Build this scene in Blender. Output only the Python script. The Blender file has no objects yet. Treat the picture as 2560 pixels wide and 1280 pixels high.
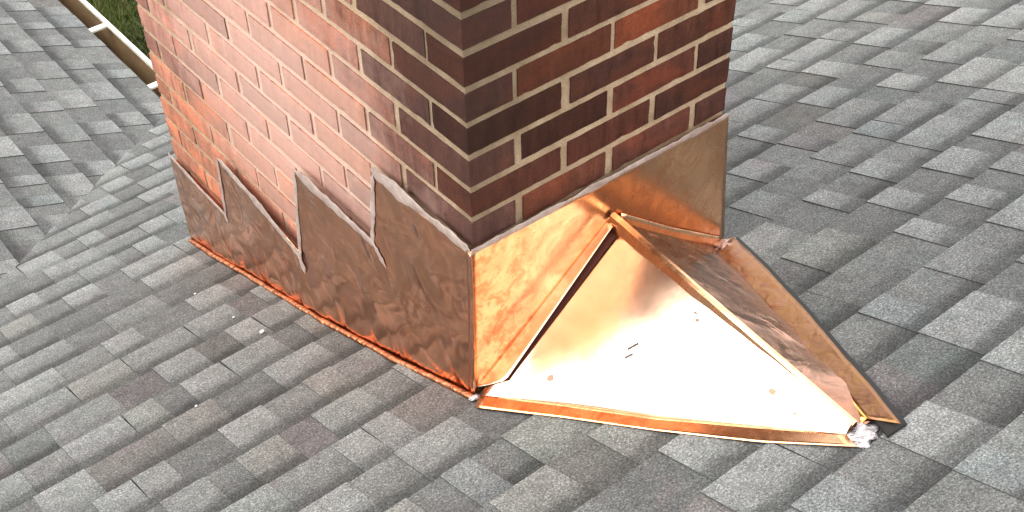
import bpy, bmesh, math, random
from mathutils import Vector, Matrix, noise
random.seed(11)
S = bpy.context.scene
COL = S.collection
PI = math.pi

# ------------------------------------------------------------------ camera, sky, sun, exposure
Rm = [[0.7782317885, -0.6276484400, -0.0203154904],
      [-0.4392199600, -0.5209048341, -0.7319453399],
      [0.4488219135, 0.5785460998, -0.6810604234]]       # rows: right, down, forward
CAM = Vector((-0.95271818, -1.33748537, 1.03846642))
FPX = 3198.86
cd = bpy.data.cameras.new("camera"); cam = bpy.data.objects.new("camera", cd); COL.objects.link(cam)
cd.sensor_width = 36.0; cd.lens = FPX / 2560 * 36.0; cd.clip_start = 0.05; cd.clip_end = 500
r, d, f = [Vector(v) for v in Rm]
M4 = Matrix(((r.x, -d.x, -f.x, CAM.x), (r.y, -d.y, -f.y, CAM.y), (r.z, -d.z, -f.z, CAM.z), (0, 0, 0, 1)))
cam.matrix_world = M4
S.camera = cam

SUN_AZ, SUN_EL = 131.0, 39.0          # degrees, azimuth counted from +X towards +Y
W = bpy.data.worlds.new("World"); S.world = W; W.use_nodes = True
nt = W.node_tree; nt.nodes.clear()
wo = nt.nodes.new('ShaderNodeOutputWorld'); bg = nt.nodes.new('ShaderNodeBackground')
sky = nt.nodes.new('ShaderNodeTexSky'); sky.sky_type = 'NISHITA'; sky.sun_disc = False
sky.sun_elevation = math.radians(SUN_EL); sky.sun_rotation = math.radians(90 - SUN_AZ)
sky.dust_density = 4.0; sky.air_density = 1.0; sky.ozone_density = 1.0
tc = nt.nodes.new('ShaderNodeTexCoord')
cn = nt.nodes.new('ShaderNodeTexNoise'); cn.inputs['Scale'].default_value = 2.2; cn.inputs['Detail'].default_value = 6
cr = nt.nodes.new('ShaderNodeMapRange'); cr.inputs[1].default_value = .3; cr.inputs[2].default_value = .7
cr.inputs[3].default_value = .72; cr.inputs[4].default_value = .95
mx = nt.nodes.new('ShaderNodeMix'); mx.data_type = 'RGBA'
mx.inputs[7].default_value = (21.0, 20.4, 19.6, 1)       # bright thin overcast
nt.links.new(tc.outputs['Generated'], cn.inputs['Vector']); nt.links.new(cn.outputs['Fac'], cr.inputs[0])
nt.links.new(cr.outputs[0], mx.inputs[0]); nt.links.new(sky.outputs[0], mx.inputs[6])
nt.links.new(mx.outputs[2], bg.inputs[0]); bg.inputs[1].default_value = 0.10
nt.links.new(bg.outputs[0], wo.inputs[0])

sl = bpy.data.lights.new("sun", 'SUN'); sun = bpy.data.objects.new("sun", sl); COL.objects.link(sun)
sl.energy = 1.1; sl.angle = math.radians(26); sl.color = (1.0, 0.93, 0.84)
sd = Vector((math.cos(math.radians(SUN_AZ)) * math.cos(math.radians(SUN_EL)),
             math.sin(math.radians(SUN_AZ)) * math.cos(math.radians(SUN_EL)), math.sin(math.radians(SUN_EL))))
sun.rotation_euler = sd.to_track_quat('Z', 'Y').to_euler()
sun.location = (-3, 3, 6)

S.view_settings.view_transform = 'Standard'; S.view_settings.look = 'None'
S.view_settings.gamma = 1.0; S.view_settings.use_curve_mapping = False
S.view_settings.exposure = 0.70
S.cycles.max_bounces = 8

# ------------------------------------------------------------------ constants of the place
Z0, G = -0.8292556, -0.4076524          # main roof: z = Z0 + G*y
HY = math.hypot(1, G)
VC = 2.19                                # valley: y = x + VC
ZB = Z0 + G * VC                         # left roof: z = ZB + G*x
XE = 0.512                               # eave of left roof
YE = XE + VC                             # eave of main roof
EXP = 0.1395
GZ = -5.0

def roof_z(y): return Z0 + G * y

# ------------------------------------------------------------------ helpers
def tag(o, label=None, cat=None, group=None, kind=None):
    if label: o['label'] = label
    if cat: o['category'] = cat
    if group: o['group'] = group
    if kind: o['kind'] = kind
    return o

def thing(name, loc, label, cat, group=None):
    o = bpy.data.objects.new(name, None); COL.objects.link(o); o.location = loc
    o.empty_display_size = .1
    return tag(o, label, cat, group)

def link(name, me, mats, parent=None, smooth=False):
    o = bpy.data.objects.new(name, me); COL.objects.link(o)
    for m in (mats if isinstance(mats, (list, tuple)) else [mats]):
        if len(me.materials) < (len(mats) if isinstance(mats, (list, tuple)) else 1): me.materials.append(m)
    if smooth:
        for p in me.polygons: p.use_smooth = True
    if parent is not None:
        o.parent = parent
        o.matrix_parent_inverse = Matrix.Translation(parent.location).inverted()
    return o

def mesh(name, V, F, mats, parent=None, smooth=False):
    me = bpy.data.meshes.new(name); me.from_pydata([tuple(v) for v in V], [], F); me.update()
    return link(name, me, mats, parent, smooth)

def solid(o, t, off=-1):
    m = o.modifiers.new('solid', 'SOLIDIFY'); m.thickness = t; m.offset = off; return o

def box(V, F, x0, x1, y0, y1, z0, z1):
    n = len(V)
    V += [(x0, y0, z0), (x1, y0, z0), (x1, y1, z0), (x0, y1, z0), (x0, y0, z1), (x1, y0, z1), (x1, y1, z1), (x0, y1, z1)]
    F += [tuple(n + i for i in q) for q in ((0, 3, 2, 1), (4, 5, 6, 7), (0, 1, 5, 4), (1, 2, 6, 5), (2, 3, 7, 6), (3, 0, 4, 7))]

def interp(pts, t):
    if t <= pts[0][0]: return pts[0][1]
    for (a, va), (b, vb) in zip(pts, pts[1:]):
        if t <= b: return va + (vb - va) * (t - a) / (b - a) if b > a else vb
    return pts[-1][1]

def nz(x, y, z, s=1.0, o=0.0): return noise.noise(Vector((x * s + o, y * s - o, z * s + 2 * o)))

# ------------------------------------------------------------------ materials
class N:
    def __init__(s, name):
        s.m = bpy.data.materials.new(name); s.m.use_nodes = True
        s.t = s.m.node_tree; s.b = s.t.nodes['Principled BSDF']
        s.geo = s.t.nodes.new('ShaderNodeNewGeometry')
    def new(s, k, **kw):
        n = s.t.nodes.new(k)
        for a, b in kw.items(): setattr(n, a, b)
        return n
    def L(s, a, b): s.t.links.new(a, b)
    def noise(s, scale, detail=3, rough=.55, vec=None, stretch=None, dist=0):
        n = s.new('ShaderNodeTexNoise'); n.inputs['Scale'].default_value = scale
        n.inputs['Detail'].default_value = detail; n.inputs['Roughness'].default_value = rough
        n.inputs['Distortion'].default_value = dist
        src = vec or s.geo.outputs['Position']
        if stretch:
            mp = s.new('ShaderNodeMapping'); mp.inputs['Scale'].default_value = stretch
            s.L(src, mp.inputs['Vector']); src = mp.outputs[0]
        s.L(src, n.inputs['Vector']); return n.outputs['Fac']
    def ramp(s, fac, pts):
        n = s.new('ShaderNodeValToRGB'); e = n.color_ramp.elements
        while len(e) < len(pts): e.new(.5)
        for i, (p, c) in enumerate(pts):
            e[i].position = p; e[i].color = (c, c, c, 1) if isinstance(c, (int, float)) else (*c, 1)
        s.L(fac, n.inputs[0]); return n.outputs[0]
    def mix(s, fac, a, b, mode='MIX'):
        n = s.new('ShaderNodeMix', data_type='RGBA', blend_type=mode)
        for sock, v in ((n.inputs[0], fac), (n.inputs[6], a), (n.inputs[7], b)):
            if isinstance(v, bpy.types.NodeSocket): s.L(v, sock)
            elif isinstance(v, (int, float)): sock.default_value = v
            else: sock.default_value = (*v, 1)
        return n.outputs[2]
    def math(s, op, a, b=0, c=0):
        n = s.new('ShaderNodeMath', operation=op)
        for i, v in enumerate((a, b, c)):
            if isinstance(v, bpy.types.NodeSocket): s.L(v, n.inputs[i])
            else: n.inputs[i].default_value = v
        return n.outputs[0]
    def bump(s, h, strength, dist=.002):
        n = s.new('ShaderNodeBump'); n.inputs['Strength'].default_value = strength; n.inputs['Distance'].default_value = dist
        s.L(h, n.inputs['Height']); s.L(n.outputs[0], s.b.inputs['Normal']); return n
    def set(s, **kw):
        for k, v in kw.items():
            sock = s.b.inputs[k.replace('_', ' ')]
            if isinstance(v, bpy.types.NodeSocket): s.L(v, sock)
            elif isinstance(v, tuple): sock.default_value = (*v, 1)
            else: sock.default_value = v
        return s.m

def shingle_mat(name, vertex_col=False):
    n = N(name)
    if vertex_col:
        a = n.new('ShaderNodeVertexColor', layer_name='tone'); base = a.outputs['Color']
    else:
        a = n.new('ShaderNodeObjectInfo'); base = a.outputs['Color']
    uv = n.new('ShaderNodeUVMap', uv_map='UVMap'); sp = n.new('ShaderNodeSeparateXYZ'); n.L(uv.outputs[0], sp.inputs[0])
    # printed shadow line: u channel carries the depth of this piece's band, v runs up the exposure
    wob = n.noise(38, 3)
    v = n.math('ADD', sp.outputs['Y'], n.math('MULTIPLY', n.math('SUBTRACT', wob, .5), .20))
    band = n.ramp(v, [(0, 1.12), (.45, 1.0), (.64, .84), (.78, .46), (1, .34)])
    band = n.mix(sp.outputs['X'], (1, 1, 1), band)
    gr = n.ramp(n.noise(250, 2, .75), [(.30, .42), (.45, .82), (.55, 1.08), (.70, 1.95)])
    gr2 = n.ramp(n.noise(520, 1, .6), [(.3, .66), (.7, 1.38)])
    tint = n.ramp(n.noise(9, 4, .6, dist=.8), [(.30, (.95, 1.01, .995)), (.5, (1, 1, 1)), (.64, (1.0, .985, .99)), (.76, (1.09, .95, 1.0))])
    big = n.ramp(n.noise(26, 4, .6), [(.3, .82), (.7, 1.18)])
    c = n.mix(1, base, band, 'MULTIPLY'); c = n.mix(1, c, gr, 'MULTIPLY'); c = n.mix(1, c, gr2, 'MULTIPLY')
    c = n.mix(1, c, tint, 'MULTIPLY'); c = n.mix(1, c, big, 'MULTIPLY')
    n.bump(n.noise(430, 2, .7), .55, .0016)
    return n.set(Base_Color=c, Roughness=.93, Specular_IOR_Level=.25)

M_SH = shingle_mat('granule_shingle'); M_SHV = shingle_mat('granule_shingle_field', True)
n = N('asphalt_edge'); M_EDGE = n.set(Base_Color=n.ramp(n.noise(300, 2), [(.3, .03), (.7, .08)]), Roughness=.9)
n = N('felt'); M_FELT = n.set(Base_Color=(.02, .02, .021), Roughness=.9)

def flare_veil(n):
    """milky lens flare on the long face, painted as a pale patch in the colour"""
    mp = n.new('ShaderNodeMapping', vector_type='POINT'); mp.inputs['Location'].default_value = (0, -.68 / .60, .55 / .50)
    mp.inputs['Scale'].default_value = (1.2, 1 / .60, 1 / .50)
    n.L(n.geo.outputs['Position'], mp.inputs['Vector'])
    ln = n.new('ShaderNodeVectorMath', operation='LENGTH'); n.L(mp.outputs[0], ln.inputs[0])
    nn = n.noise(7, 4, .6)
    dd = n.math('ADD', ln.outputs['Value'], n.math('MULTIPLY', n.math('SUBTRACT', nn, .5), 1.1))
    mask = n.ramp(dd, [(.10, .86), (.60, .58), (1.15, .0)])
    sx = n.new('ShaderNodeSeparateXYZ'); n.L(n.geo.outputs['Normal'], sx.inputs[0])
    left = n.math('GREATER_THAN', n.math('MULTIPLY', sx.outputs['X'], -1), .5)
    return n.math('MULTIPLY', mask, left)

def corner_falloff(n):
    """brightness falloff painted into the colour, darkest at the top of the arris"""
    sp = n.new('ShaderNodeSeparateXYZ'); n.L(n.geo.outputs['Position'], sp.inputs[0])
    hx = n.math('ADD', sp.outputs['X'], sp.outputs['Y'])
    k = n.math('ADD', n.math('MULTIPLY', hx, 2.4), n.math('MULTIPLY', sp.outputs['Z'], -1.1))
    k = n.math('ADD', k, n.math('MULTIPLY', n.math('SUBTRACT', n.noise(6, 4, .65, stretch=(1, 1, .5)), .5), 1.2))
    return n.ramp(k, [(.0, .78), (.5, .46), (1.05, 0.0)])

n = N('fired_brick'); oi = n.new('ShaderNodeObjectInfo')
st = n.noise(30, 4, .6, stretch=(1.6, 1.6, .35)); rnd = oi.outputs['Random']
patch = n.noise(9, 3, .5, stretch=(1, 1, 1.6))
dark = n.ramp(st, [(.30, .35), (.45, .90), (.58, 1.15), (.72, 1.9)])
c = n.mix(1, oi.outputs['Color'], dark, 'MULTIPLY')
flash = n.ramp(n.math('ADD', patch, n.math('MULTIPLY', rnd, .22)), [(.60, 0.0), (.80, .70)])
c = n.mix(flash, c, n.mix(1, oi.outputs['Color'], (2.3, 1.55, 1.1), 'MULTIPLY'))
burn = n.ramp(n.noise(16, 3, .6, stretch=(1, 1, .5)), [(.30, .30), (.44, 0.0)])
c = n.mix(burn, c, (.032, .018, .015))
fine = n.ramp(n.noise(240, 3, .7), [(.3, .68), (.5, 1.0), (.72, 1.38)])
c = n.mix(1, c, fine, 'MULTIPLY')
c = n.mix(corner_falloff(n), c, (.016, .013, .012))  # painted falloff darkens the brick towards the near upper corner
c = n.mix(flare_veil(n), c, (.60, .41, .35))  # painted flare glow lightens the brick
c = n.mix(.35, c, n.mix(1, oi.outputs['Color'], (1.0, 1.0, 1.0), 'MULTIPLY'))
hgt = n.math('ADD', n.noise(160, 4, .7), n.math('MULTIPLY', n.noise(45, 3, .6, stretch=(1.5, 1.5, .3)), .8))
n.bump(hgt, .6, .0022)
M_BRICK = n.set(Base_Color=c, Roughness=.9, Specular_IOR_Level=.12)

n = N('sandy_mortar')
c = n.ramp(n.noise(22, 4, .6), [(.3, (.32, .225, .145)), (.5, (.42, .31, .205)), (.7, (.50, .385, .265))])
c = n.mix(1, c, n.ramp(n.noise(500, 2, .7), [(.3, .72), (.7, 1.25)]), 'MULTIPLY')
c = n.mix(corner_falloff(n), c, (.10, .078, .05))
c = n.mix(flare_veil(n), c, (.70, .50, .42))
n.bump(n.noise(210, 4, .75), .9, .003)
M_MORTAR = n.set(Base_Color=c, Roughness=.95, Specular_IOR_Level=.2)

def copper(name, col=(.96, .57, .35), tarn=.25, rough=.10, wave=.35, wscale=9, spots=.3, wdist=.01, tcol=(.36, .20, .12), tscale=14, wdet=3, corner=False):
    n = N(name)
    t = n.ramp(n.noise(tscale, 5, .65, dist=1.4), [(.42, 0.0), (.62, 1.0)])
    c = n.mix(n.math('MULTIPLY', t, tarn), col, tcol)
    sp = n.ramp(n.noise(70, 4, .7), [(.62, 0.0), (.72, 1.0)])
    c = n.mix(n.math('MULTIPLY', sp, spots), c, (.20, .09, .05))
    if corner:      # flux and handling stains beside the folded corner
        sx_ = n.new('ShaderNodeSeparateXYZ'); n.L(n.geo.outputs['Position'], sx_.inputs[0])
        near = n.ramp(n.math('MULTIPLY', sx_.outputs['X'], 4.0), [(0, 1), (.25, .8), (.62, .12), (1, .05)])
        st_ = n.ramp(n.noise(32, 5, .7, dist=.6), [(.47, 0.0), (.62, 1.0)])
        c = n.mix(n.math('MULTIPLY', near, st_), c, (.33, .085, .03))
        c = n.mix(n.math('MULTIPLY', near, .55), c, (.90, .36, .16))
    ro = n.math('ADD', n.math('MULTIPLY', n.noise(24, 4, .7), .14), rough - .06)
    ro = n.math('ADD', ro, n.math('MULTIPLY', t, tarn * .25))
    n.bump(n.noise(wscale, wdet, .45, dist=.8), wave, wdist)
    return n.set(Base_Color=c, Metallic=1.0, Roughness=ro)

M_CU = copper('bright_copper', col=(.965, .70, .54), tarn=.14, rough=.21, wave=.10, wscale=6, spots=.16)
M_CU_HEAD = copper('flat_copper', corner=True, col=(.955, .57, .34), tarn=.42, rough=.20, wave=.14, wscale=6, spots=.75, tcol=(.55, .22, .10))
M_CU_SIDE = copper('handled_copper', col=(.95, .46, .28), tarn=.42, rough=.14, wave=.85, wscale=8, spots=.06, tscale=11, wdist=.024, wdet=1.5, tcol=(.34, .22, .13))
M_CU_DULL = copper('dull_copper', col=(.24, .115, .065), tarn=.5, rough=.36, wave=.35, wscale=22, spots=.35, tcol=(.34, .20, .07))  # dark base colour stands in for dim surroundings reflected in the far flange
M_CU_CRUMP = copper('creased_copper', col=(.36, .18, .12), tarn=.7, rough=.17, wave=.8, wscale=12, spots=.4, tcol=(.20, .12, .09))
n = N('shadow_black'); M_BLACK = n.set(Base_Color=(.006, .005, .005), Roughness=.8)  # black for the painted shadow line beyond the far flange
n = N('slot_shade_brown'); M_SLOT = n.set(Base_Color=(.10, .025, .015), Roughness=.7)  # dark red-brown that paints the shade inside the cricket slot
M_OLIVE = copper('stained_copper', col=(.72, .42, .12), tarn=.4, rough=.22, wave=.4, wscale=20, spots=.3, tcol=(.30, .20, .06))
M_CU_FOOT = copper('worn_copper', col=(.45, .17, .08), tarn=.5, rough=.34, wave=.8, wscale=40, spots=.3)
n = N('solder'); n.bump(n.noise(90, 4, .7), 1.0, .006)
M_SOLDER = n.set(Base_Color=n.ramp(n.noise(60, 4), [(.35, (.34, .30, .31)), (.6, (.66, .63, .67))]), Metallic=.75, Roughness=.28)
n = N('pinkish_solder'); n.bump(n.noise(90, 4, .7), 1.0, .006)
M_SOLDER2 = n.set(Base_Color=n.ramp(n.noise(60, 4), [(.35, (.22, .12, .10)), (.6, (.50, .34, .30))]), Metallic=.7, Roughness=.35)
n = N('sealant'); n.bump(n.noise(80, 4, .7), .7, .003)
M_SEAL = n.set(Base_Color=n.ramp(n.noise(34, 4, .65), [(.3, (.26, .20, .175)), (.55, (.37, .30, .27)), (.75, (.47, .40, .36))]), Roughness=.9, Specular_IOR_Level=.15)
n = N('white_enamel'); M_WHITE = n.set(Base_Color=n.ramp(n.noise(30, 4, .6), [(.3, (.50, .46, .39)), (.6, (.70, .68, .62))]), Roughness=.4)
n = N('gutter_silt'); M_SILT = n.set(Base_Color=n.ramp(n.noise(20, 5, .65, stretch=(1, .3, 1)), [(.3, (.08, .045, .02)), (.6, (.14, .085, .036)), (.8, (.19, .13, .06))]), Roughness=.8)
n = N('painted_wall'); M_WALL = n.set(Base_Color=n.ramp(n.noise(5, 4), [(.3, (.50, .46, .40)), (.7, (.60, .56, .49))]), Roughness=.85)
n = N('lawn'); c = n.ramp(n.noise(2.2, 6, .7), [(.3, (.008, .015, .003)), (.5, (.020, .032, .007)), (.66, (.036, .052, .012)), (.8, (.055, .048, .02))])
c = n.mix(1, c, n.ramp(n.noise(34, 4, .7), [(.3, .45), (.7, 1.6)]), 'MULTIPLY'); M_LAWN = n.set(Base_Color=c, Roughness=.95)
n = N('grass_blade'); oi = n.new('ShaderNodeVertexColor', layer_name='tone'); M_BLADE = n.set(Base_Color=oi.outputs['Color'], Roughness=.7)
n = N('graphite'); M_MARK = n.set(Base_Color=(.10, .09, .09), Roughness=.6)
n = N('flux_stain'); M_FLUX = n.set(Base_Color=(.30, .19, .13), Metallic=.5, Roughness=.5)
n = N('pale_pebble'); M_PEB = n.set(Base_Color=(.75, .70, .66), Roughness=.6)

# ------------------------------------------------------------------ ground, house body
o = mesh('lawn', [(-60, -60, GZ), (60, -60, GZ), (60, 60, GZ), (-60, 60, GZ)], [(0, 1, 2, 3)], M_LAWN); tag(o, kind='structure')
V, F = [], []
WZ = ZB + G * XE - .19
box(V, F, -3.6, .24, -6.0, 9.5, GZ, WZ); box(V, F, .24, 6.2, -6.0, 2.43, GZ, WZ)
o = mesh('house_wall', V, F, M_WALL); tag(o, kind='structure')

# ------------------------------------------------------------------ roofs
def inv_proj(p):
    q = Vector(p) - CAM
    z = q.dot(f)
    if z < .05: return None
    return (1280 + FPX * q.dot(r) / z, 640 + FPX * q.dot(d) / z)

SIL = [inv_proj(q) for q in ((0, 1.355, .2), (0, 1.355, -1.40), (0, 0, -.86), (.63, 0, -.85), (.63, 0, .2))]
def inside(pt, poly):
    x, y = pt; c = False
    for (x1, y1), (x2, y2) in zip(poly, poly[1:] + poly[:1]):
        if (y1 > y) != (y2 > y) and x < (x2 - x1) * (y - y1) / (y2 - y1) + x1: c = not c
    return c

def clip(poly, a, b, c):
    """keep a*x + b*y + c >= 0"""
    out = []
    for p, q in zip(poly, poly[1:] + poly[:1]):
        dp = a * p[0] + b * p[1] + c; dq = a * q[0] + b * q[1] + c
        if dp >= 0: out.append(p)
        if (dp >= 0) != (dq >= 0):
            t = dp / (dp - dq); out.append((p[0] + (q[0] - p[0]) * t, p[1] + (q[1] - p[1]) * t))
    return out

GREY = [(.200, .207, .206)] * 6 + [(.218, .222, .217)] * 4 + [(.178, .181, .178)] * 4
TINT = [(.185, .205, .195), (.19, .175, .158), (.175, .150, .158), (.20, .205, .180), (.165, .185, .192), (.205, .195, .175)]
LANE = [(.125, .125, .124)] * 4 + [(.148, .150, .147)] * 3 + [(.115, .116, .115)] * 2
LTINT = [(.125, .102, .108), (.120, .112, .100), (.110, .125, .120), (.15, .125, .118)]

def shingles(root, to_world, a0, a1, s0, k0, k1, keep, colorful):
    """courses of laminated shingles. a runs along the eave, s up the slope"""
    pieces = []
    rg = random.Random(5 if root.name.startswith('main') else 9)
    for k in range(k0, k1):
        sb = s0 + k * EXP
        a = a0 + rg.uniform(-.2, 0); tooth = rg.random() < .5; edge_t = 0
        while a < a1:
            w = rg.choice((.068, .085, .105, .125, .150)) * rg.uniform(.9, 1.12) if tooth else rg.choice((.060, .080, .10, .13)) * rg.uniform(.9, 1.15)
            cx = a + w / 2
            tinted = rg.random() < colorful(cx, sb)
            c = rg.choice((TINT if tooth else LTINT) if tinted else (GREY if tooth else LANE))
            m = rg.uniform(.95, 1.05) * .70; gm = sum(c) / 3; c = tuple((gm + (v - gm) * .42) * m for v in c); c = (c[0] * .975, c[1], c[2] * 1.01)
            tp = rg.uniform(.0002, .003) if tooth else -.007
            hb = .0066 if tooth else .0038; ht = .0026 if tooth else .0010
            hb += rg.uniform(-.0004, .0008)
            sbb = sb + rg.uniform(-.0015, .0015)
            poly = [(a + tp, sbb), (a + w - tp, sbb + rg.uniform(-.001, .001)), (a + w + .001, sb + EXP + .018), (a - .001, sb + EXP + .018)]
            poly = keep(poly)
            if len(poly) >= 3:
                lerp = lambda s: hb + (ht - hb) * max(0, min(1, (s - sb) / EXP))
                V = [to_world(p[0], p[1], lerp(p[1])) for p in poly] + [to_world(p[0], p[1], -.001) for p in poly]
                nn = len(poly)
                F = [tuple(range(nn))] + [(i, i + nn, (i + 1) % nn + nn, (i + 1) % nn) for i in range(nn)]
                bd = rg.choice((.45, .85, 1, 1, 1)) if tooth else rg.choice((.1, .5, .9, 1))
                c = tuple(v * (1.06 if tooth else 1.14) for v in c)
                vv = [(p[1] - sb) / EXP for p in poly]
                ctr = sum((Vector(v) for v in V[:nn]), Vector()) / nn
                px = inv_proj(ctr); score = 0
                ps = [inv_proj(v) for v in V[:nn]]
                vis = [q for q in ps if q and -20 < q[0] < 2580 and -20 < q[1] < 1300 and not inside(q, SIL)]
                if vis and all(ps):
                    score = abs(sum(p[0] * q[1] - q[0] * p[1] for p, q in zip(ps, ps[1:] + ps[:1]))) / 2 * len(vis) / nn
                pieces.append((score, V, F, nn, bd, vv, c))
            a += w + rg.choice((.0006, .0012, .002))
            tooth = (not tooth) if rg.random() > .16 else tooth
    pieces.sort(key=lambda t: -t[0])
    singles = [p for p in pieces[:298] if p[0] > 0]; rest = pieces[len(singles):]
    for sc, V, F, nn, bd, vv, c in singles:
        me = bpy.data.meshes.new('shingle'); me.from_pydata(V, [], F)
        me.polygons[0].material_index = 0
        for p in me.polygons[1:]: p.material_index = 1
        uv = me.uv_layers.new(name='UVMap')
        for p in me.polygons:
            for li in p.loop_indices:
                vi = me.loops[li].vertex_index % nn; uv.data[li].uv = (bd, vv[vi])
        me.update()
        o = link('shingle', me, [M_SH, M_EDGE], root); o.color = (*c, 1)
    BV, BF, UV, MC, MI = [], [], [], [], []
    for sc, V, F, nn, bd, vv, c in rest:
        b = len(BV); BV += V
        for j, fc in enumerate(F):
            BF.append(tuple(b + i for i in fc)); MI.append(0 if j == 0 else 1)
            for i in fc: UV += [bd, vv[i % nn]]; MC += [*c, 1]
    me = bpy.data.meshes.new('shingle_field'); me.from_pydata(BV, [], BF)
    uv = me.uv_layers.new(name='UVMap'); uv.data.foreach_set('uv', UV)
    ca = me.color_attributes.new('tone', 'FLOAT_COLOR', 'CORNER'); ca.data.foreach_set('color', MC)
    me.polygons.foreach_set('material_index', MI); me.update()
    o = link('shingle_field', me, [M_SHV, M_EDGE], root); tag(o, kind='stuff')

# main roof deck
XR = 6.4; YT = -3.6
deck = [(XR, YT), (XR, YE - .01), (XE - .01, YE - .01), (YT - VC, YT)]
V = [(x, y, roof_z(y) - .002) for x, y in deck] + [(x, y, roof_z(y) - .14) for x, y in deck]
F = [(0, 1, 2, 3), (4, 7, 6, 5)] + [(i, i + 4, (i + 1) % 4 + 4, (i + 1) % 4) for i in range(4)]
main = mesh('main_roof', V, F, M_FELT); tag(main, kind='structure')
nA = Vector((0, -G, 1)).normalized()
def wA(a, s, h):
    y = -s / HY; return (a + nA.x * h, y + nA.y * h, roof_z(y) + nA.z * h)
def keepA(poly):       # y < x + VC  ->  x - y + VC > 0, y = -s/HY
    poly = clip(poly, 1, 1 / HY, VC + .012)
    return clip(poly, 0, 1, YE * HY + .008) if len(poly) > 2 else poly
def colA(a, s): return .42 if a < .15 and s > -1.2 else .10
sA0 = -.65 * EXP
kA0 = int(math.floor((-YE * HY - sA0) / EXP)) ; kA1 = int((3.5 * HY - sA0) / EXP)
shingles(main, wA, -5.6, 6.3, sA0, kA0, kA1, keepA, colA)

# left roof deck
XL = -3.9; YF = 9.6
deck = [(XL, XL + VC), (XE - .01, YE - .01), (XE - .01, YF), (XL, YF)]
V = [(x, y, ZB + G * x - .006) for x, y in deck] + [(x, y, ZB + G * x - .14) for x, y in deck]
left = mesh('left_roof', V, F, M_FELT); tag(left, kind='structure')
nB = Vector((-G, 0, 1)).normalized()
def wB(a, s, h):
    x = -s / HY; return (x + nB.x * h, a + nB.y * h, ZB + G * x + nB.z * h)
def keepB(poly):       # a=y > x + VC -> y + s/HY - VC > 0
    poly = clip(poly, 1, 1 / HY, -VC + .004)
    return clip(poly, 0, 1, XE * HY) if len(poly) > 2 else poly
sB0 = -.41 - 2 * EXP
kB1 = int((3.8 * HY - sB0) / EXP)
shingles(left, wB, XL + VC - .1, YF, sB0, 0, kB1, keepB, lambda a, s: .08)

# drip edge of the left roof, seen as a thin pale line at the gutter
# ------------------------------------------------------------------ gutter
ZE = ZB + G * XE
gut = thing('rain_gutter', (XE + .05, YE, ZE - .1), 'white rain gutter with brown silted inside along the eave of the left roof', 'gutter')
def trough(profile, name, mat, thick):
    """profile: (offset outwards from the eave, z) swept along the eave with a mitre at the inside corner"""
    path = [lambda o: (6.2, YE + o), lambda o: (XE + o, YE + o), lambda o: (XE + o, 9.5)]
    V, F = [], []
    for fn in path:
        for o, z in profile: V.append((*fn(o), ZE + z))
    m = len(profile)
    for i in range(len(path) - 1):
        for j in range(m - 1): F.append((i * m + j, i * m + j + 1, (i + 1) * m + j + 1, (i + 1) * m + j))
    ob = mesh(name, V, F, mat, gut); solid(ob, thick, 0); return ob
trough([(.004, -.02), (.004, -.115), (.062, -.115), (.076, -.06), (.088, -.018)], 'trough', M_SILT, .0016)
trough([(.0015, -.118), (.064, -.118), (.079, -.062), (.0915, -.016), (.0925, .003), (.076, .006), (.076, -.008)], 'front_lip', M_WHITE, .003)
for y in (2.905, 3.445, 3.985, 4.525, 5.07, 5.6, 6.15, 6.7):
    V, F = [], []
    box(V, F, XE - .004, XE + .082, y - .015, y + .015, ZE - .012, ZE - .003)
    mesh('hanger', V, F, M_WHITE, gut)
V, F = [], []
box(V, F, XE - .022, XE + .0005, YE + .02, 9.5, ZE - .17, ZE - .012); box(V, F, XE - .022, 6.2, YE - .022, YE + .0005, ZE - .17, ZE - .012)
mesh('fascia_board', V, F, M_WALL, gut)

# ------------------------------------------------------------------ chimney
HC = .0677
LY, LX = 1.352, .622
chim = thing('brick_chimney', (.31, .68, -1.1), 'tall rectangular red brick chimney rising from the grey shingle roof', 'chimney')
ZT, ZBOT = HC * 9, -HC * 24
V, F = [], []
box(V, F, .0036, LX - .0036, .0036, LY - .0036, ZBOT, ZT)
core = mesh('mortar_core', V, F, M_MORTAR, chim)
sub = core.modifiers.new('sub', 'SUBSURF'); sub.subdivision_type = 'SIMPLE'; sub.levels = 0

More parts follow.
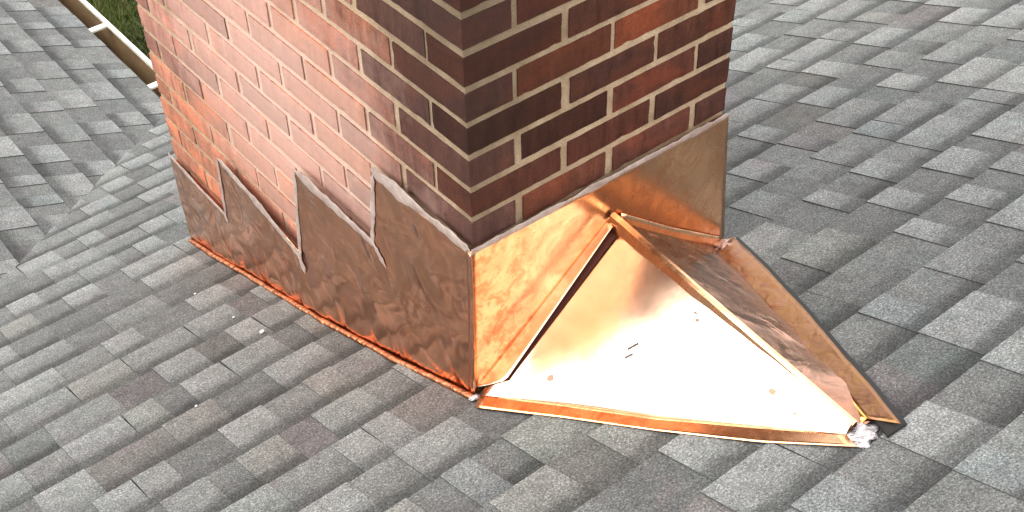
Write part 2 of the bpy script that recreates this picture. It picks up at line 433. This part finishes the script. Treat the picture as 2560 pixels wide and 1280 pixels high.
rb = random.Random(3)
def brick_mesh(lx, ly, lz):
    """a wire-cut brick: gridded box with worn, slightly chipped arrises"""
    o = rb.uniform(0, 50)
    cuts = [max(2, int(round(lx / .016))), max(2, int(round(ly / .016))), 4]
    if lx < .1 and ly > .1: cuts[0] = 2
    if ly < .1 and lx > .1: cuts[1] = 2
    dims = (lx, ly, lz); idx = {}; V = []; F = []
    def vert(i, j, k):
        key = (i, j, k)
        if key not in idx:
            q = [-.5 + i / cuts[0], -.5 + j / cuts[1], -.5 + k / cuts[2]]
            p = Vector([q[a] * dims[a] for a in range(3)])
            on = [a for a in range(3) if abs(abs(q[a]) - .5) < 1e-6]
            for a in on:
                pull = .0003 + (.0009 if len(on) > 1 else .0)
                pull += max(0, nz(p.x, p.y, p.z, 55, o + a * 7)) * (.0016 if len(on) > 1 else .0006)
                if nz(p.x, p.y, p.z, 90, o + 3) > .45 and len(on) > 1: pull += .0012
                p[a] -= math.copysign(pull, q[a])
            idx[key] = len(V); V.append(p)
        return idx[key]
    for a in range(3):
        b, c = (a + 1) % 3, (a + 2) % 3
        for side in (0, cuts[a]):
            for i in range(cuts[b]):
                for j in range(cuts[c]):
                    def g(u, w):
                        t = [0, 0, 0]; t[a] = side; t[b] = u; t[c] = w; return vert(*t)
                    q = (g(i, j), g(i + 1, j), g(i + 1, j + 1), g(i, j + 1))
                    F.append(q if side else q[::-1])
    me = bpy.data.meshes.new('brick'); me.from_pydata(V, [], F); me.materials.append(M_BRICK); me.update()
    return me

BR = {}
def get_brick(lx, ly, lz):
    key = (round(lx, 3), round(ly, 3), round(lz, 3))
    L = BR.setdefault(key, [])
    if len(L) < 4: L.append(brick_mesh(*key)); return L[-1]
    return rb.choice(L)

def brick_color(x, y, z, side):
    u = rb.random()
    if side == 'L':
        t = min(1, max(0, (y - .06) / .62)); t = min(1, t + .35 * max(0, min(1, (-z - .35) / .5)))  # flare glow and its falloff to the dark corner, painted into brick colours
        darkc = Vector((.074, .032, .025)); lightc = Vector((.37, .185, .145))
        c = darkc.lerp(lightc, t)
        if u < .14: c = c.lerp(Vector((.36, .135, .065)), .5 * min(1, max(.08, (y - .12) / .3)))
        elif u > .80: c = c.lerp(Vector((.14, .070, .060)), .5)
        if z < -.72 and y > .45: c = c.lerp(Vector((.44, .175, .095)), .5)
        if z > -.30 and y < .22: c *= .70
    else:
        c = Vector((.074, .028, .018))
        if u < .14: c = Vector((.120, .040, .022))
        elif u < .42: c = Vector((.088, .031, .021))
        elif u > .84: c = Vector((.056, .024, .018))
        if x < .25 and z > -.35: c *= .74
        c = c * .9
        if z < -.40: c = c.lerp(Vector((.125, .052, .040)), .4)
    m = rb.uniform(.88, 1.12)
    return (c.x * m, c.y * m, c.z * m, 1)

stuff_v, stuff_f = [], []
def put(x0, x1, y0, y1, zc, side):
    lx, ly = abs(x1 - x0), y1 - y0
    px, pyy = (x0 + x1) / 2, (y0 + y1) / 2
    jz = rb.uniform(-.0012, .0012)
    if zc > .10 or zc < -1.45:
        b = len(stuff_v); box(stuff_v, stuff_f, x0, x1, y0, y1, zc - .0288, zc + .0288); return
    o = bpy.data.objects.new('brick', get_brick(lx, ly, HC - .0120 + rb.choice((-.001, 0, .001)))); COL.objects.link(o)
    o.parent = chim; o.matrix_parent_inverse = Matrix.Translation(chim.location).inverted()
    o.location = (px + rb.uniform(-.0011, .0008) * (side == 'L'), pyy + rb.uniform(-.0011, .0008) * (side == 'R'), zc + jz)
    o.rotation_euler = (rb.uniform(-.004, .004) * (side != 'R'), rb.uniform(-.004, .004) * (side == 'R'), rb.uniform(-.003, .003))
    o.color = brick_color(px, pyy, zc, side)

ML, MR, D = .2137, .2127, .0985
for k in range(-9, 24):
    zc = -(k + .5) * HC + .0005
    # long face, joints on integers for even courses; corner brick runs along the stretcher side
    even = (k % 2 == 0)
    js = [ML * j - .006 for j in (range(1, 7) if even else [i + .5 for i in range(0, 6)])] + [LY + .0]
    prev = 0.0
    for i, j in enumerate(js):
        if not even and i == 0: prev = j; continue          # the header of the other face's corner stretcher shows here
        g0 = rb.choice((.004, .006, .0095)) if i else 0; g1 = rb.choice((.004, .006, .0095)) if j < LY - .01 else 0
        put(0, D, prev + g0, j - g1, zc, 'L'); prev = j
    jr = [MR * j - .004 for j in ((1, 2) if not even else (.5, 1.5, 2.5))] + [LX]
    prev = 0.0
    for i, j in enumerate(jr):
        if even and i == 0: prev = j; continue
        g0 = rb.choice((.004, .0065, .0105)) if i else 0; g1 = rb.choice((.004, .0065, .0105)) if j < LX - .01 else 0
        x0 = prev + g0
        put(x0, j - g1, 0, D, zc, 'R'); prev = j
    # back and far faces, never in view from here
    bk = D
    for j in range(6):
        b0 = .11 + .208 * j
        box(stuff_v, stuff_f, LX - D, LX, b0, min(b0 + .2, LY), zc - .0288, zc + .0288)
    for j in range(3):
        b0 = .11 + .2 * j if j else .106
        box(stuff_v, stuff_f, b0, min(b0 + .19, LX - D - .01), LY - D, LY, zc - .0288, zc + .0288)
o = mesh('hidden_brickwork', stuff_v, stuff_f, M_BRICK, chim); tag(o, kind='stuff'); o.color = (.085, .033, .023, 1)
V, F = [], []; box(V, F, -.03, LX + .03, -.03, LY + .03, ZT, ZT + .07); mesh('crown', V, F, M_MORTAR, chim)

# ------------------------------------------------------------------ side flashing (long face)
side = thing('side_flashing', (-.02, .66, -1.1), 'brown copper flashing with saw-tooth stepped top on the long left face of the chimney', 'flashing')
TOP = [(-.010, -.459), (.292, -.466), (.2925, -.655), (.604, -.648), (.6045, -.905), (1.012, -.868), (1.0125, -1.066), (1.353, -1.068)]
TOP = [(-.010, -.459), (.290, -.468), (.306, -.652), (.604, -.655), (.626, -.905), (1.012, -.869), (1.030, -1.064), (1.353, -1.070)]
BOT = [(-.012, -.8243), (.229, -.923), (.564, -1.059), (.919, -1.204), (1.173, -1.307), (1.334, -1.373), (1.36, -1.384)]
BX = [(-.012, -.031), (.229, -.039), (.564, -.040), (.919, -.028), (1.173, -.022), (1.36, -.012)]
ys = sorted(set([round(-.012 + i * (1.368 / 120), 4) for i in range(121)] + [p[0] for p in TOP]))
V, F = [], []; NR = 22
for y in ys:
    zt, zb, xb = interp(TOP, y), interp(BOT, y) + .003, interp(BX, y)
    for j in range(NR + 1):
        t = j / NR
        z = zt + (zb - zt) * t
        full = -.46 - .41 * max(0, y)         # straight sheet behind the saw-tooth
        tt = min(1, max(0, (z + .46) / (zb + .46)))
        x = -.013 + (xb + .013) * tt ** 1.15
        x += .0022 * nz(0, y, z, 9) * math.sin(PI * min(1, t + .08)) + .0009 * nz(0, y, z, 26)
        V.append((x, y, z))
for i in range(len(ys) - 1):
    for j in range(NR): F.append((i * (NR + 1) + j, (i + 1) * (NR + 1) + j, (i + 1) * (NR + 1) + j + 1, i * (NR + 1) + j + 1))
o = mesh('flashing_panel', V, F, M_CU_SIDE, side, smooth=True); solid(o, .0015, -1)
# foot: the bright folded edge that turns out onto the shingles
V, F = [], []; prof = [(0.0, .006), (-.003, .0085), (-.008, .009), (-.011, .0065), (-.0125, .002)]
yy = [-.03 + i * .012 for i in range(116)]
for y in yy:
    for dx, h in prof:
        w = 1 + .35 * nz(y, 0, 3, 14)
        V.append((interp(BX, y) + dx * w, y, roof_z(y) + h + .0016 * nz(y, dx * 30, 0, 22) + .0015))
for i in range(len(yy) - 1):
    for j in range(4): F.append((i * 5 + j, i * 5 + j + 1, (i + 1) * 5 + j + 1, (i + 1) * 5 + j))
o = mesh('folded_foot', V, F, M_CU_FOOT, side, smooth=True); solid(o, .001, -1)

def bead(name, pts, nrm, parent, w0=.006, w1=.006, th=.004, seed=0, taper=(0, 0)):
    """an irregular ribbon of sealant laid along pts on a surface with normal nrm"""
    P = [Vector(p) for p in pts]; out = []
    for a, b in zip(P, P[1:]):
        k = max(2, int((b - a).length / .007))
        out += [a.lerp(b, i / k) for i in range(k)]
    out.append(P[-1]); nrm = Vector(nrm).normalized(); V, F = [], []; m = 7; L = len(out)
    for i, p in enumerate(out):
        tan = (out[min(i + 1, L - 1)] - out[max(i - 1, 0)]).normalized(); sdir = tan.cross(nrm).normalized()
        t = i / (L - 1); w = 1.35 * (w0 + (w1 - w0) * t) * (1 + .8 * noise.noise(Vector((i * .11, seed, 0))) + .5 * noise.noise(Vector((i * .45, seed, 4))))
        if taper[0] and t < taper[0]: w *= max(.05, t / taper[0])
        if taper[1] and t > 1 - taper[1]: w *= max(.05, (1 - t) / taper[1])
        off = .0016 * noise.noise(Vector((i * .2, seed, 9)))
        for j in range(m):
            a = PI * j / (m - 1)
            V.append(p + sdir * (math.cos(a) * w + off) + nrm * (math.sin(a) * th * .40 * min(1, w / w0 + .2) - .0006))
    for i in range(L - 1):
        for j in range(m - 1): F.append((i * m + j, i * m + j + 1, (i + 1) * m + j + 1, (i + 1) * m + j))
    return mesh(name, V, F, M_SEAL, parent, smooth=True)
def sx(y, z):
    zb, xb = interp(BOT, y) + .003, interp(BX, y)
    return -.013 + (xb + .013) * min(1, max(0, (z + .46) / (zb + .46))) ** 1.15 - .0022
def onS(*pts):
    out = []
    for (y0, z0), (y1, z1) in zip(pts, pts[1:]):
        out += [(sx(y0 + (y1 - y0) * i / 8, z0 + (z1 - z0) * i / 8), y0 + (y1 - y0) * i / 8, z0 + (z1 - z0) * i / 8) for i in range(8)]
    return out + [(sx(*pts[-1]), *pts[-1])]
bead('sealant_bead', onS((-.012, -.458), (.14, -.462), (.296, -.466)), (-1, 0, 0), side, .0055, .013, .004, 1, (.02, .04))
bead('sealant_bead', onS((.290, -.468), (.300, -.58), (.308, -.66)), (-1, 0, 0), side, .005, .005, .003, 2, (.1, .1))
bead('sealant_bead', onS((.262, -.690), (.304, -.655), (.45, -.655), (.604, -.655)), (-1, 0, 0), side, .005, .010, .004, 3, (.12, .05))
bead('sealant_bead', onS((.604, -.655), (.615, -.79), (.628, -.925)), (-1, 0, 0), side, .005, .0045, .003, 4, (.1, .05))
bead('sealant_bead', onS((.612, -.955), (.632, -.915), (.80, -.888), (1.012, -.869)), (-1, 0, 0), side, .007, .009, .004, 5, (.08, .05))
bead('sealant_bead', onS((1.012, -.869), (1.02, -.97), (1.03, -1.075)), (-1, 0, 0), side, .004, .004, .003, 6, (.1, .1))
bead('sealant_bead', onS((1.025, -1.085), (1.035, -1.063), (1.18, -1.068), (1.352, -1.070)), (-1, 0, 0), side, .004, .006, .004, 7, (.1, .0))

# ------------------------------------------------------------------ head flashing (short face)
head = thing('head_flashing', (.31, -.015, -.65), 'flat polished copper flashing on the short right face of the chimney behind the cricket', 'flashing')
V, F = [], []; NI, NJ = 44, 26
for i in range(NI + 1):
    for j in range(NJ + 1):
        s, t = i / NI, j / NJ
        xt = -.0165 + (.620 + .0165) * s; xb = -.031 + (.649 + .031) * s
        x = xt + (xb - xt) * t; z = (-.458 - .011 * s) * (1 - t) + (-.826) * t
        y = -.0135 - .0012 * nz(x, 0, z, 5) - (.004 * t * t)
        V.append((x, y, z))
for i in range(NI):
    for j in range(NJ): F.append((i * (NJ + 1) + j, i * (NJ + 1) + j + 1, (i + 1) * (NJ + 1) + j + 1, (i + 1) * (NJ + 1) + j))
o = mesh('flashing_panel', V, F, M_CU_HEAD, head, smooth=True); solid(o, .0015, -1)
bead('sealant_bead', [(-.016, -.0165, -.457), (.19, -.0165, -.461), (.40, -.0165, -.464), (.622, -.0165, -.468)], (0, -1, 0), head, .0052, .0045, .003, 8, (.0, .02))
# wrapped corner seam where the two flashings meet
V, F = [], []
for j in range(13):
    t = j / 12; z = -.458 + (-.826 + .458) * t; x = -.0165 - .0145 * t ** 1.6
    V += [(x + .0, -.0175 - .003 * t, z), (x - .002, -.0145, z), (x - .0015, -.004, z)]
for j in range(12):
    for q in range(2): F.append((j * 3 + q, j * 3 + q + 1, j * 3 + q + 4, j * 3 + q + 3))
o = mesh('corner_seam', V, F, M_CU_SIDE, head, smooth=True); solid(o, .001, 0)

# ------------------------------------------------------------------ cricket
crk = thing('chimney_cricket', (.30, -.30, -.75), 'gleaming copper cricket, a small two-sided saddle roof against the short face of the chimney', 'chimney cricket')
A0 = Vector((-.028, -.035, -.803)); B0 = Vector((.316, -.014, -.562)); C0 = Vector((.239, -.644, -.555))
nL = (C0 - A0).cross(B0 - A0).normalized(); nL = nL if nL.z > 0 else -nL
def onL(x, y, h=0): return (x + nL.x * h, y + nL.y * h, A0.z - (nL.x * (x - A0.x) + nL.y * (y - A0.y)) / nL.z + nL.z * h)
outer = [(-.028, -.035), (.039, -.190), (.109, -.361), (.184, -.524), (.240, -.646)]
def sheet(name, left, right, nu, nv, h, mat, thick=.0012, parent=crk, amp=.0, fn=None, sag=0):
    """ruled sheet between two polylines"""
    fn = fn or onL
    def at(pl, t):
        ds = [0]
        for a, b in zip(pl, pl[1:]): ds.append(ds[-1] + math.dist(a, b))
        q = t * ds[-1]
        for i in range(len(pl) - 1):
            if q <= ds[i + 1] + 1e-9:
                u = (q - ds[i]) / max(1e-9, ds[i + 1] - ds[i]); return [pl[i][k] + (pl[i + 1][k] - pl[i][k]) * u for k in range(len(pl[0]))]
        return list(pl[-1])
    V, F = [], []
    for i in range(nu + 1):
        a, b = at(left, i / nu), at(right, i / nu)
        for j in range(nv + 1):
            t = j / nv; q = [a[k] + (b[k] - a[k]) * t for k in range(len(a))]
            p = fn(q[0], q[1], h) if len(q) == 2 else tuple(q)
            w = amp * math.sin(PI * min(1, max(0, t))) * math.sin(PI * i / nu)
            w = w * nz(*p, 8) - sag * math.sin(PI * t) * math.sin(PI * i / nu) ** .5
            V.append((p[0] + nL.x * w, p[1] + nL.y * w, p[2] + nL.z * w))
    for i in range(nu):
        for j in range(nv): F.append((i * (nv + 1) + j, i * (nv + 1) + j + 1, (i + 1) * (nv + 1) + j + 1, (i + 1) * (nv + 1) + j))
    o = mesh(name, V, F, mat, parent, smooth=True); solid(o, thick, 0); return o
sheet('left_slope', outer,
      [(-.012, -.033), (.017, -.067), (.300, -.052), (.294, -.25), (.262, -.60), (.254, -.643)], 40, 24, 0, M_CU, amp=.0015, sag=.0045)
# folded strip against the wall, standing proud of the slope and leaving a dark slot
sheet('wall_strip', [onL(-.026, -.0135, .0), onL(.3, -.0125, .001), onL(.314, -.0125, .001)], [onL(-.011, -.033, .002), onL(.014, -.063, .003), onL(.302, -.038, .010)], 30, 6, 0, M_CU, .0010)
mesh('slot_shade', [onL(x, y, -.010) for x, y in [(-.01, -.02), (.03, -.085), (.30, -.08), (.315, -.02)]], [(0, 1, 2, 3)], M_SLOT, crk)  # dark sheet added so the slot looks shaded
# flat flange lying out on the shingles along the front
up = [onL(x, y, .0005) for x, y in outer]
lo = [(-.058, -.057), (.014, -.222), (.080, -.388), (.153, -.552), (.226, -.678)]
lo = [(x, y, roof_z(y) + .0098) for x, y in lo]
sheet('front_flange', up, lo, 40, 5, 0, M_CU_HEAD, .0012, amp=.0)
# standing ridge seam
ra, rbp = Vector((.312, -.020, -.567)), Vector((.262, -.645, -.556))
V, F = [], []; SN = 30
for i in range(SN + 1):
    t = i / SN; p = ra.lerp(rbp, t); h = .020 * (1 - .35 * t); wv = .0015 * nz(0, t * 3, 1, 3)
    V += [p + Vector((-.015 + wv, 0, -.010)), p + Vector((-.006 + wv, 0, h * .8)), p + Vector((-.001 + wv, 0, h)), p + Vector((.005 + wv, 0, h * .95)), p + Vector((.008 + wv, 0, -.012))]
for i in range(SN):
    for j in range(4): F.append((i * 5 + j, i * 5 + j + 1, (i + 1) * 5 + j + 1, (i + 1) * 5 + j))
mesh('ridge_seam', V, F, M_CU_HEAD, crk)
# right slope, crumpled, then its flange over the far shingles
rl = [(.318, -.016, -.572), (.300, -.25, -.568), (.276, -.55, -.566), (.268, -.65, -.560)]
rr = [(.600, -.022, -.800), (.545, -.161, -.752), (.445, -.368, -.668), (.345, -.576, -.586), (.300, -.655, -.556)]
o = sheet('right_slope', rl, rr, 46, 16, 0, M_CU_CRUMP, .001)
for v in o.data.vertices:
    p = v.co; k = .006 * min(1, max(0, (-p.y) / .08)); v.co.z += k * 1.2 * nz(*p, 10, 3) + k * .45 * abs(nz(*p, 28, 5))
fi = [(x, y, roof_z(y) + .014) for x, y in ((.585, -.045), (.530, -.161), (.482, -.265), (.428, -.368), (.366, -.490), (.328, -.576), (.288, -.648))]
fo = [(x, y, roof_z(y) + .020) for x, y in ((.652, -.038), (.590, -.171), (.548, -.25), (.498, -.348), (.408, -.508), (.362, -.595), (.300, -.700))]
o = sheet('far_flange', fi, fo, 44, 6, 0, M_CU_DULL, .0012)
for v in o.data.vertices: v.co.z += .0016 * nz(*v.co, 24, 7)
fu = [(x + .013, y - .003, roof_z(y) + .012) for x, y, z in fo]
fd = [(x - .03, y, roof_z(y) + .011) for x, y, z in fo]
sheet('shadow_strip', fd, fu, 30, 2, 0, M_BLACK, .004)  # black strip added as the shadow line under the flange's outer edge
f2 = [(x - .014, y + .004, z - .013) for x, y, z in fi]
sheet('inner_fold', f2, [(x + .001, y, z + .001) for x, y, z in fi], 40, 3, 0, M_OLIVE, .001)
# thin flange of the right slope folded up the wall
sheet('wall_fold', [(.335, -.020, -.560), (.48, -.020, -.680), (.640, -.020, -.800)], [(.330, -.024, -.588), (.47, -.026, -.706), (.628, -.030, -.820)], 20, 3, 0, M_CU_HEAD, .001)

def blob(name, c, sx, sy, sz, mat, parent, seed, amp=.35):
    bm = bmesh.new(); bmesh.ops.create_icosphere(bm, subdivisions=4, radius=1)
    for v in bm.verts:
        k = 1 + amp * noise.noise(v.co * 1.7 + Vector((seed, 0, 0))) + amp * .5 * noise.noise(v.co * 5 + Vector((0, seed, 0)))
        v.co = Vector((c[0] + v.co.x * sx * k, c[1] + v.co.y * sy * k, c[2] + v.co.z * sz * k + G * v.co.y * sy * k))
    me = bpy.data.meshes.new(name); bm.to_mesh(me); bm.free()
    return link(name, me, mat, parent, smooth=True)
blob('solder_patch', (.256, -.656, -.557), .028, .031, .0065, M_SOLDER, crk, 2.0, .45)
blob('solder_patch', (-.036, -.026, -.812), .010, .009, .005, M_SOLDER, crk, 7.0)
o = blob('sealant_lump', (.622, -.040, -.802), .026, .022, .010, M_SOLDER2, crk, 4.0, .6)
for (x, y, l, a) in ((.173, -.230, .030, 1.0), (.158, -.236, .024, 1.05)):
    dx, dy = math.cos(a) * l / 2, -math.sin(a) * l / 2 * .4
    mesh('pencil_mark', [onL(x - dx, y - dy, -.002), onL(x + dx, y + dy, -.002), onL(x + dx - .0028, y + dy - .0028, -.002), onL(x - dx - .0028, y - dy - .0028, -.002)], [(0, 1, 2, 3)], M_MARK, crk)
for q, (x, y, rr_) in enumerate(((.265, -.291, .0042), (.256, -.302, .003), (.232, -.500, .005), (.222, -.560, .006), (.060, -.135, .0055))):
    pts = [(x + rr_ * (1 + .4 * nz(q, t, 0, .9)) * math.cos(t * .7), y + rr_ * 1.3 * (1 + .4 * nz(q, t, 3, .9)) * math.sin(t * .7)) for t in range(9)]
    mesh('flux_spot', [onL(a, b, -.0015) for a, b in pts], [tuple(range(9))], M_FLUX, crk)

# ------------------------------------------------------------------ grit on the shingles
def pebble(x, y, s, label):
    bm = bmesh.new(); bmesh.ops.create_icosphere(bm, subdivisions=2, radius=1)
    for v in bm.verts:
        k = 1 + .3 * noise.noise(v.co * 1.5 + Vector((x * 9, 0, 0))); v.co = Vector((v.co.x * s * k, v.co.y * s * .7 * k, v.co.z * s * .5 * k))
    me = bpy.data.meshes.new('pebble'); bm.to_mesh(me); bm.free()
    o = link('pebble', me, M_PEB, smooth=True); o.location = (x, y, roof_z(y) + .009 + s * .3); tag(o, label, 'pebble', 'pale crumbs lying on the shingles')
for px, py, ps, pl in ((-.164, .994, .0032, 'tiny white crumb on the shingles below the far end of the side flashing'),
                       (-.164, .769, .0030, 'small white crumb on the shingles just beyond the pinkish pebble'),
                       (-.400, .473, .0030, 'white crumb lying alone on the shingles farthest left of the chimney')):
    pebble(px, py, ps, pl)
pebble(-.158, .630, .0062, 'largest pale pinkish pebble on the shingles left of the copper side flashing')

# ------------------------------------------------------------------ grass blades in the lawn
rgx = random.Random(21); V, F, MC = [], [], []
for i in range(30000):
    x, y = (rgx.gauss(2.5, .7), rgx.gauss(8.3, 1.1)) if i < 14000 else (rgx.gauss(4.0, 2.6), rgx.gauss(8.5, 3.0))
    if (x < .6 or y < 3.0): continue
    cl = noise.noise(Vector((x * 1.6, y * 1.6, 0)))
    h = rgx.uniform(.03, .08) * (1.2 + cl); a = rgx.uniform(0, 2 * PI); w = rgx.uniform(.004, .012)
    lx, ly = rgx.uniform(-.06, .06), rgx.uniform(-.06, .06)
    b = len(V); ca, sa = math.cos(a) * w, math.sin(a) * w
    V += [(x - ca, y - sa, GZ + .002), (x + ca, y + sa, GZ + .002), (x + lx, y + ly, GZ + h)]; F.append((b, b + 1, b + 2))
    g = max(.12, .75 + cl * 1.7 + rgx.uniform(-.3, .3)); c = (.060 * g, .082 * g, .016 * g, 1)
    if rgx.random() < .10: c = (.07 * g, .045 * g, .020 * g, 1)
    MC += [*c] * 3
me = bpy.data.meshes.new('grass'); me.from_pydata(V, [], F)
ca = me.color_attributes.new('tone', 'FLOAT_COLOR', 'CORNER'); ca.data.foreach_set('color', MC); me.update()
o = link('grass', me, M_BLADE); tag(o, 'short green grass of the lawn below the gutter', 'grass', kind='stuff')
